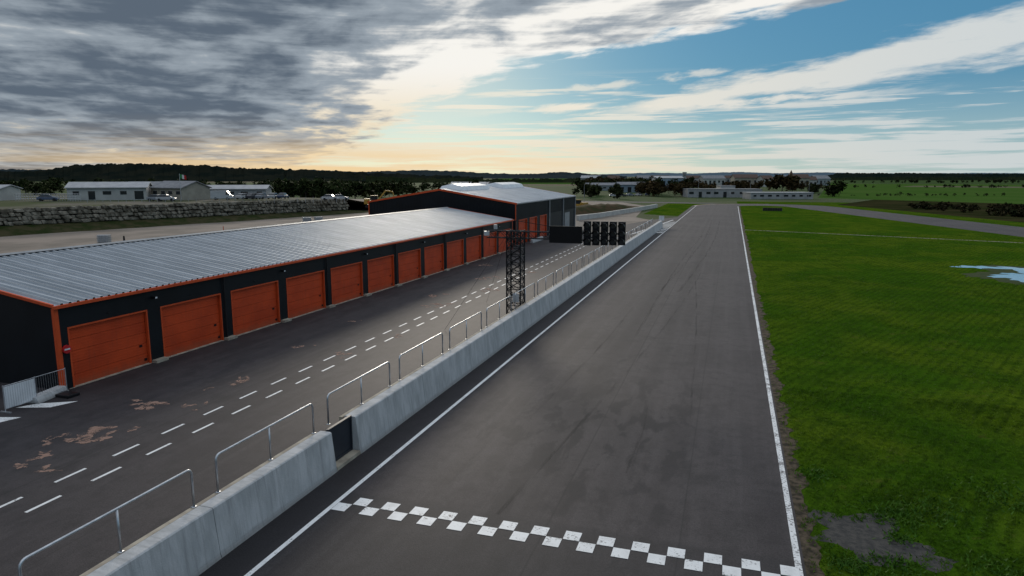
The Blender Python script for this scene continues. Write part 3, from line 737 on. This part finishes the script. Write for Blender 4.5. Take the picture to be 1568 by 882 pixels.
for i in range(8):
    for z in range(3):
        cx=9+i*.66; seg=12
        k=len(ts.v)
        for a_ in range(seg):
            an=2*math.pi*a_/seg
            for rr,zz_ in ((.19,.0),(.33,.03),(.35,.15),(.33,.27),(.19,.3)): ts.v.append((cx+rr*math.cos(an),210+(i%3)*.1+rr*math.sin(an),z*.3+zz_))
        for a_ in range(seg):
            b_=(a_+1)%seg
            for q_ in range(5): ts.f.append((k+a_*5+q_,k+b_*5+q_,k+b_*5+(q_+1)%5,k+a_*5+(q_+1)%5))
ts.make('tyre_stack',pm('old_tyres',(.025,.025,.027),None,2,.9))
e=empty('marshal_board',(-12.9,137,0)); MB().tube([(0,0,0),(0,0,2.2)],.05,6).make('post',m_galv,e); MB().box(-.5,.5,-.04,.04,1.3,2.2).make('board',m_skyl,e)

# ---------------------------------------------------------------- far town
house('industrial_hall',px(921,470,0),th,21,10,3.5,5,m_grey,m_rf,6)
house('industrial_hall',px(966,420,0),th+.1,17,10,4.5,6,m_bluew,m_rf,4)
house('factory_building',px(1022,560,0),th,22,16,8,9.5,m_bluew,m_rfl,5)
house('office_building',px(1106,325,0),th-.05,34,12,3.6,0,m_dim,m_rf,9,True,True)
house('office_building',px(1192,300,0),th+.02,27,10,2.6,0,m_dim,m_rfl,8,False,True)
house('office_building',px(1112,335,0),th,7,7,5.0,0,m_wht,m_rf,2,False,True)
house('village_house',px(1140,640,0),th,22,12,8,11,m_beige,m_rfb,4); house('village_house',px(1172,620,0),th+.4,12,9,7,10,m_wht,m_rfb,3)
house('village_house',px(1222,600,0),th,16,10,8,11,m_beige,m_rfb,4); house('village_house',px(1090,700,0),th+.2,24,12,7,10,m_wht,m_rf,5)
house('village_house',px(1240,640,0),th,10,9,6,9,m_wht,m_rfb,3); house('village_house',px(722,420,0),th,24,12,4.5,6,m_wht,m_rfl,5)
for x,F in ((985,800),(1010,900),(1060,820),(905,900),(940,760),(1118,900),(1200,760),(1255,700)): house('village_house',px(x,F,0),th+random.uniform(-.5,.5),random.uniform(12,26),10,7,10,random.choice([m_wht,m_beige,m_grey]),random.choice([m_rfb,m_rf,m_rfl]),4)
e=empty('water_tower',px(1048,600,0)); MB().tube([(0,0,0),(0,0,10)],1.1,12).make('shaft',m_dim,e); MB().tube([(0,0,10),(0,0,10.8),(0,0,13)],1.4,14,1.9).make('tank',m_dim,e)
e=empty('church_tower',px(1211,620,0)); MB().box(-1.8,1.8,-1.8,1.8,0,11).make('tower',m_beige,e); MB().tube([(0,0,11),(0,0,15)],2.4,4,.05).make('spire',m_rfb,e)
for x,F in ((895,240),(1070,280),(1150,285),(1240,290)):
    lp=MB(); lp.tube([(0,0,0),(0,0,7)],.09,6,.05); lp.tube([(0,0,7),(.5,0,7.18),(1,0,7.2)],.05,5); lp.obox((1.15,0,7.18),(.5,.2,.1))
    ob=lp.make('street_lamp',m_grey); ob.location=px(x,F,0)
# ---------------------------------------------------------------- fields
def field(name,pts,z,c1,c2,sc_=.03):
    sheet(name,[px(x,10*1059/(y-269.0),0)[:2] for x,y in pts],z,pm(name,c1,c2,sc_,1,spec=.0))
field('crop_field',[(1255,303),(1700,316),(1800,284),(1270,281)],.012,(.046,.098,.018),(.060,.108,.024))
field('crop_field',[(1270,280.6),(1800,283.5),(1800,276.5),(1280,275.5)],.016,(.058,.092,.034),(.046,.074,.028))
field('stubble_field',[(1380,286),(1800,290),(1800,287.5),(1400,284.3)],.020,(.15,.135,.09),(.10,.105,.06))
field('crop_field',[(1055,279),(1240,279),(1250,274.5),(1060,274.5)],.010,(.055,.105,.028),(.045,.080,.024))
field('crop_field',[(700,282),(980,282),(1000,273.5),(760,273.5)],.011,(.045,.10,.018),(.050,.09,.022))
# ---------------------------------------------------------------- trees (distant masses)
def trees(name,spec,c1,c2):
    out=[]; tk=MB()
    for (x,y,h_,w_,z0) in spec:
        n=int(80+h_*10) if h_>2.6 else 60; nl=random.randint(4,7)
        lob=np.stack([rng.normal(0,w_*.25,nl),rng.normal(0,w_*.25,nl),rng.uniform(h_*.38,h_*.82,nl)],1)
        lr=rng.uniform(.22,.38,nl)*min(w_,h_*1.2)
        idx=rng.integers(0,nl,n); dr=rng.normal(size=(n,3)); dr/=np.linalg.norm(dr,axis=1)[:,None]
        ctr=lob[idx]+dr*(lr[idx]*rng.uniform(.45,1.05,n)**.6)[:,None]
        ctr[:,2]=np.clip(ctr[:,2],h_*.12,None)
        ctr+=np.array([x,y,z0]); sz=w_*.11
        out.append((ctr[:,None,:]+rng.normal(0,sz,(n,4,3))*np.array([1,1,.8])).reshape(-1,3))
        tk.tube([(x,y,z0-.3),(x+random.uniform(-.2,.2),y,z0+h_*.6)],.03*h_,5,.01*h_)
        if h_>2.6:
            for _ in range(3):
                a_=random.random()*6.28; tk.tube([(x,y,z0+h_*.35),(x+math.cos(a_)*w_*.25,y+math.sin(a_)*w_*.25,z0+h_*.65)],.015*h_,4,.005*h_)
    vv=np.concatenate(out)
    m=pm(name+'_foliage',c1,c2,.45,.95,spec=.05,lo=.3,hi=.7,detail=3)
    ob=npmesh(name,vv,4,m)
    tk.make('trunks',pm('bark',(.05,.04,.03),None),ob)
def scatter(x0,x1,F0,F1,n,h0,h1,z=0):
    r=[]
    for _ in range(n):
        F=random.uniform(F0,F1); p=px(random.uniform(x0,x1),F,z); h_=random.uniform(h0,h1); r.append((p[0],p[1],h_,h_*random.uniform(.7,1.1),z))
    return r
dkg=((.014,.024,.008),(.034,.042,.014)); aut=((.060,.038,.015),(.028,.024,.011)); oli=((.034,.042,.013),(.016,.021,.009))
trees('distant_trees',scatter(400,560,215,290,46,4,7,2)+scatter(-60,410,225,330,70,3,5.5,3)+scatter(560,760,330,480,30,4,7)+scatter(880,1060,480,620,36,5,8),*dkg)
trees('distant_trees',scatter(975,1050,330,420,26,4,7)+scatter(1045,1260,400,560,34,4,7)+scatter(880,960,520,700,16,6,9)+scatter(1195,1215,420,440,4,9,12),*aut)
trees('distant_trees',scatter(420,620,240,420,30,4,7,1)+scatter(880,1250,680,900,54,5,9)+scatter(1240,1290,330,420,8,4,7)+scatter(880,950,300,380,14,3,6),*oli)
sb=[]
for _ in range(620):
    t=random.random()**.8; o=random.uniform(4,70); sb.append((lerp(46,92,t)+o,lerp(250,80,t)+o*.25,random.uniform(.5,1.7),random.uniform(1.5,4.5),0))
trees('scrub_bushes',sb,(.014,.020,.007),(.040,.030,.014))
trees('hedgerow',scatter(1250,1900,332,344,60,.8,1.8)+scatter(1290,1900,565,575,60,1.5,3)+scatter(1270,1900,910,920,90,2.5,5),(.012,.020,.008),(.026,.030,.012))
# ---------------------------------------------------------------- forested ridges
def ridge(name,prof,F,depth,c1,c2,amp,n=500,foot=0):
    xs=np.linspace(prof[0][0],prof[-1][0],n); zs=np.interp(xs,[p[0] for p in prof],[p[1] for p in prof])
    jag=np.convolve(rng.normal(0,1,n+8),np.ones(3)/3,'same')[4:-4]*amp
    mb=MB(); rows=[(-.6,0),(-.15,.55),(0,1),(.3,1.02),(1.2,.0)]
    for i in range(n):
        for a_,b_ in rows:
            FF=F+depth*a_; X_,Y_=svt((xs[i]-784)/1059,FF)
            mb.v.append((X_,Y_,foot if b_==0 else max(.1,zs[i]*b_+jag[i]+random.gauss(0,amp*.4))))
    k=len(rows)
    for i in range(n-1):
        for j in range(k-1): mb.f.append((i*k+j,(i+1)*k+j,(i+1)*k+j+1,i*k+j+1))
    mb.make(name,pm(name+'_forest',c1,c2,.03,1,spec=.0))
def zt(y,F): return 10+(269-y)/1059*F
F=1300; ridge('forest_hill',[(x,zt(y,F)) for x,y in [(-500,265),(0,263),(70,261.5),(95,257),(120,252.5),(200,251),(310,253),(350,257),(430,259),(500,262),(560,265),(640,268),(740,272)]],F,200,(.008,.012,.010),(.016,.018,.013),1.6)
F=2600; ridge('forest_hill',[(x,zt(y,F)) for x,y in [(-400,260),(60,260),(300,263),(430,261),(480,260),(540,263),(600,262),(650,260.5),(700,263),(760,266),(810,266.5),(860,264),(890,264.5),(905,267),(960,269.5)]],F,300,(.022,.032,.037),(.034,.042,.042),1.5)  # bluer, paler colours: aerial haze painted into the forest
F=6500; ridge('far_hills',[(x,zt(y,F)) for x,y in [(880,268),(940,266.5),(1000,264.5),(1060,266),(1130,263.5),(1190,265.5),(1260,264),(1330,266),(1500,265),(1800,266)]],F,300,(.095,.135,.17),(.11,.15,.18),1.5)  # distance haze is painted into the blue base colour of these hills
F=1900; ridge('forest_hill',[(x,zt(y,F)) for x,y in [(1262,270),(1280,265),(1400,265.5),(1480,266.5),(1568,266),(1700,265),(2000,265)]],F,200,(.007,.013,.011),(.014,.018,.014),1.2)
F=1500; ridge('forest_hill',[(x,zt(y,F)) for x,y in [(1262,273),(1330,271.5),(1450,272),(1520,271),(1700,272)]],F,60,(.012,.019,.010),(.020,.024,.012),.9)
F=1000; ridge('hedgerow',[(x,max(1,zt(y,F))) for x,y in [(560,270.5),(640,272.5),(760,275),(900,273),(1050,273.5),(1180,272.5),(1262,274)]],F,25,(.012,.020,.009),(.024,.028,.013),1.2)

# ---------------------------------------------------------------- grass tufts
def vn(x,y):
    return (np.sin(x*1.3+1.7*np.sin(y*.7))+np.sin(y*1.1+2*np.sin(x*.53+1))+np.sin((x+y)*2.3+1.3*np.sin(x*1.9)))/3
def tufts(n,ya,yb,hmin,hmax,wb,nb):
    y=ya+(yb-ya)*rng.random(n)**.8; x=2.42+(.42*y+3)*rng.random(n)
    keep=(rng.random(n)<.50+.35*vn(x*.9,y*.9)+.30*np.sin((x*.90-y*.43)*12.5+vn(x*.3,y*.3)*2))&((x>2.75)|(rng.random(n)<.25))
    keep&=~(((x-4.2)/1.7)**2+((y-19.9)/1.2)**2<1-.5*rng.random(n)); keep&=~(((x-29.5)/6.5)**2+((y-81.5)/8)**2<1)
    x,y=x[keep],y[keep]; n=len(x)
    hh=(hmin+(hmax-hmin)*rng.random(n)**2)*(1+.7*np.clip(vn(x*.6+3,y*.6),0,1))
    out=[]
    for _ in range(nb):
        a=rng.random(n)*6.283; ln=rng.uniform(.2,1.0,n); ox=rng.normal(0,wb*1.5,n); oy=rng.normal(0,wb*1.5,n)
        bx=np.cos(a)*wb; by=np.sin(a)*wb; a2=rng.random(n)*6.283
        p0=np.stack([x+ox-bx,y+oy-by,np.full(n,.003)],1); p1=np.stack([x+ox+bx,y+oy+by,np.full(n,.003)],1)
        p2=np.stack([x+ox+np.cos(a2)*hh*ln,y+oy+np.sin(a2)*hh*ln,hh*rng.uniform(.6,1,n)],1)
        out.append(np.stack([p0,p1,p2],1))
    return np.concatenate(out).reshape(-1,3)
g=np.concatenate([tufts(110000,9,34,.035,.10,.018,3),tufts(80000,30,75,.04,.11,.032,2),tufts(25000,70,135,.05,.12,.06,2)])
npmesh('grass',g,3,m_blade)
wv=[]
for cx,cy,r,n in [(5.2,21.5,.8,500),(3.4,18.2,.5,300),(6.2,22.2,.9,400),(7.0,19.0,.8,300),(4.6,18.6,.5,260),(8.5,24,1.1,400),(3.2,23.8,.5,160),(4.9,20.1,.35,160)]:
    x=cx+rng.normal(0,r*.6,n); y=cy+rng.normal(0,r*.6,n); a=rng.random(n)*6.28; hh=rng.uniform(.05,.14,n); s_=.03
    p0=np.stack([x-np.cos(a)*s_,y-np.sin(a)*s_,hh*.2],1); p1=np.stack([x+np.cos(a)*s_,y+np.sin(a)*s_,hh*.2],1)
    p2=np.stack([x+rng.normal(0,.07,n),y+rng.normal(0,.07,n),hh],1); wv.append(np.stack([p0,p1,p2],1).reshape(-1,3))
npmesh('weeds',np.concatenate(wv),3,pm('weed_leaves',(.055,.13,.010),(.035,.09,.010),2,.7,spec=.1))

# ---------------------------------------------------------------- camera
cam=bpy.data.cameras.new('camera'); cam.lens=24; cam.sensor_width=36; cam.clip_end=20000; cam.clip_start=.1
co=bpy.data.objects.new('camera',cam); co.location=(0,0,10); co.rotation_euler=(math.radians(90-9.35),0,math.radians(17.7)); sc.collection.objects.link(co)
sc.camera=co
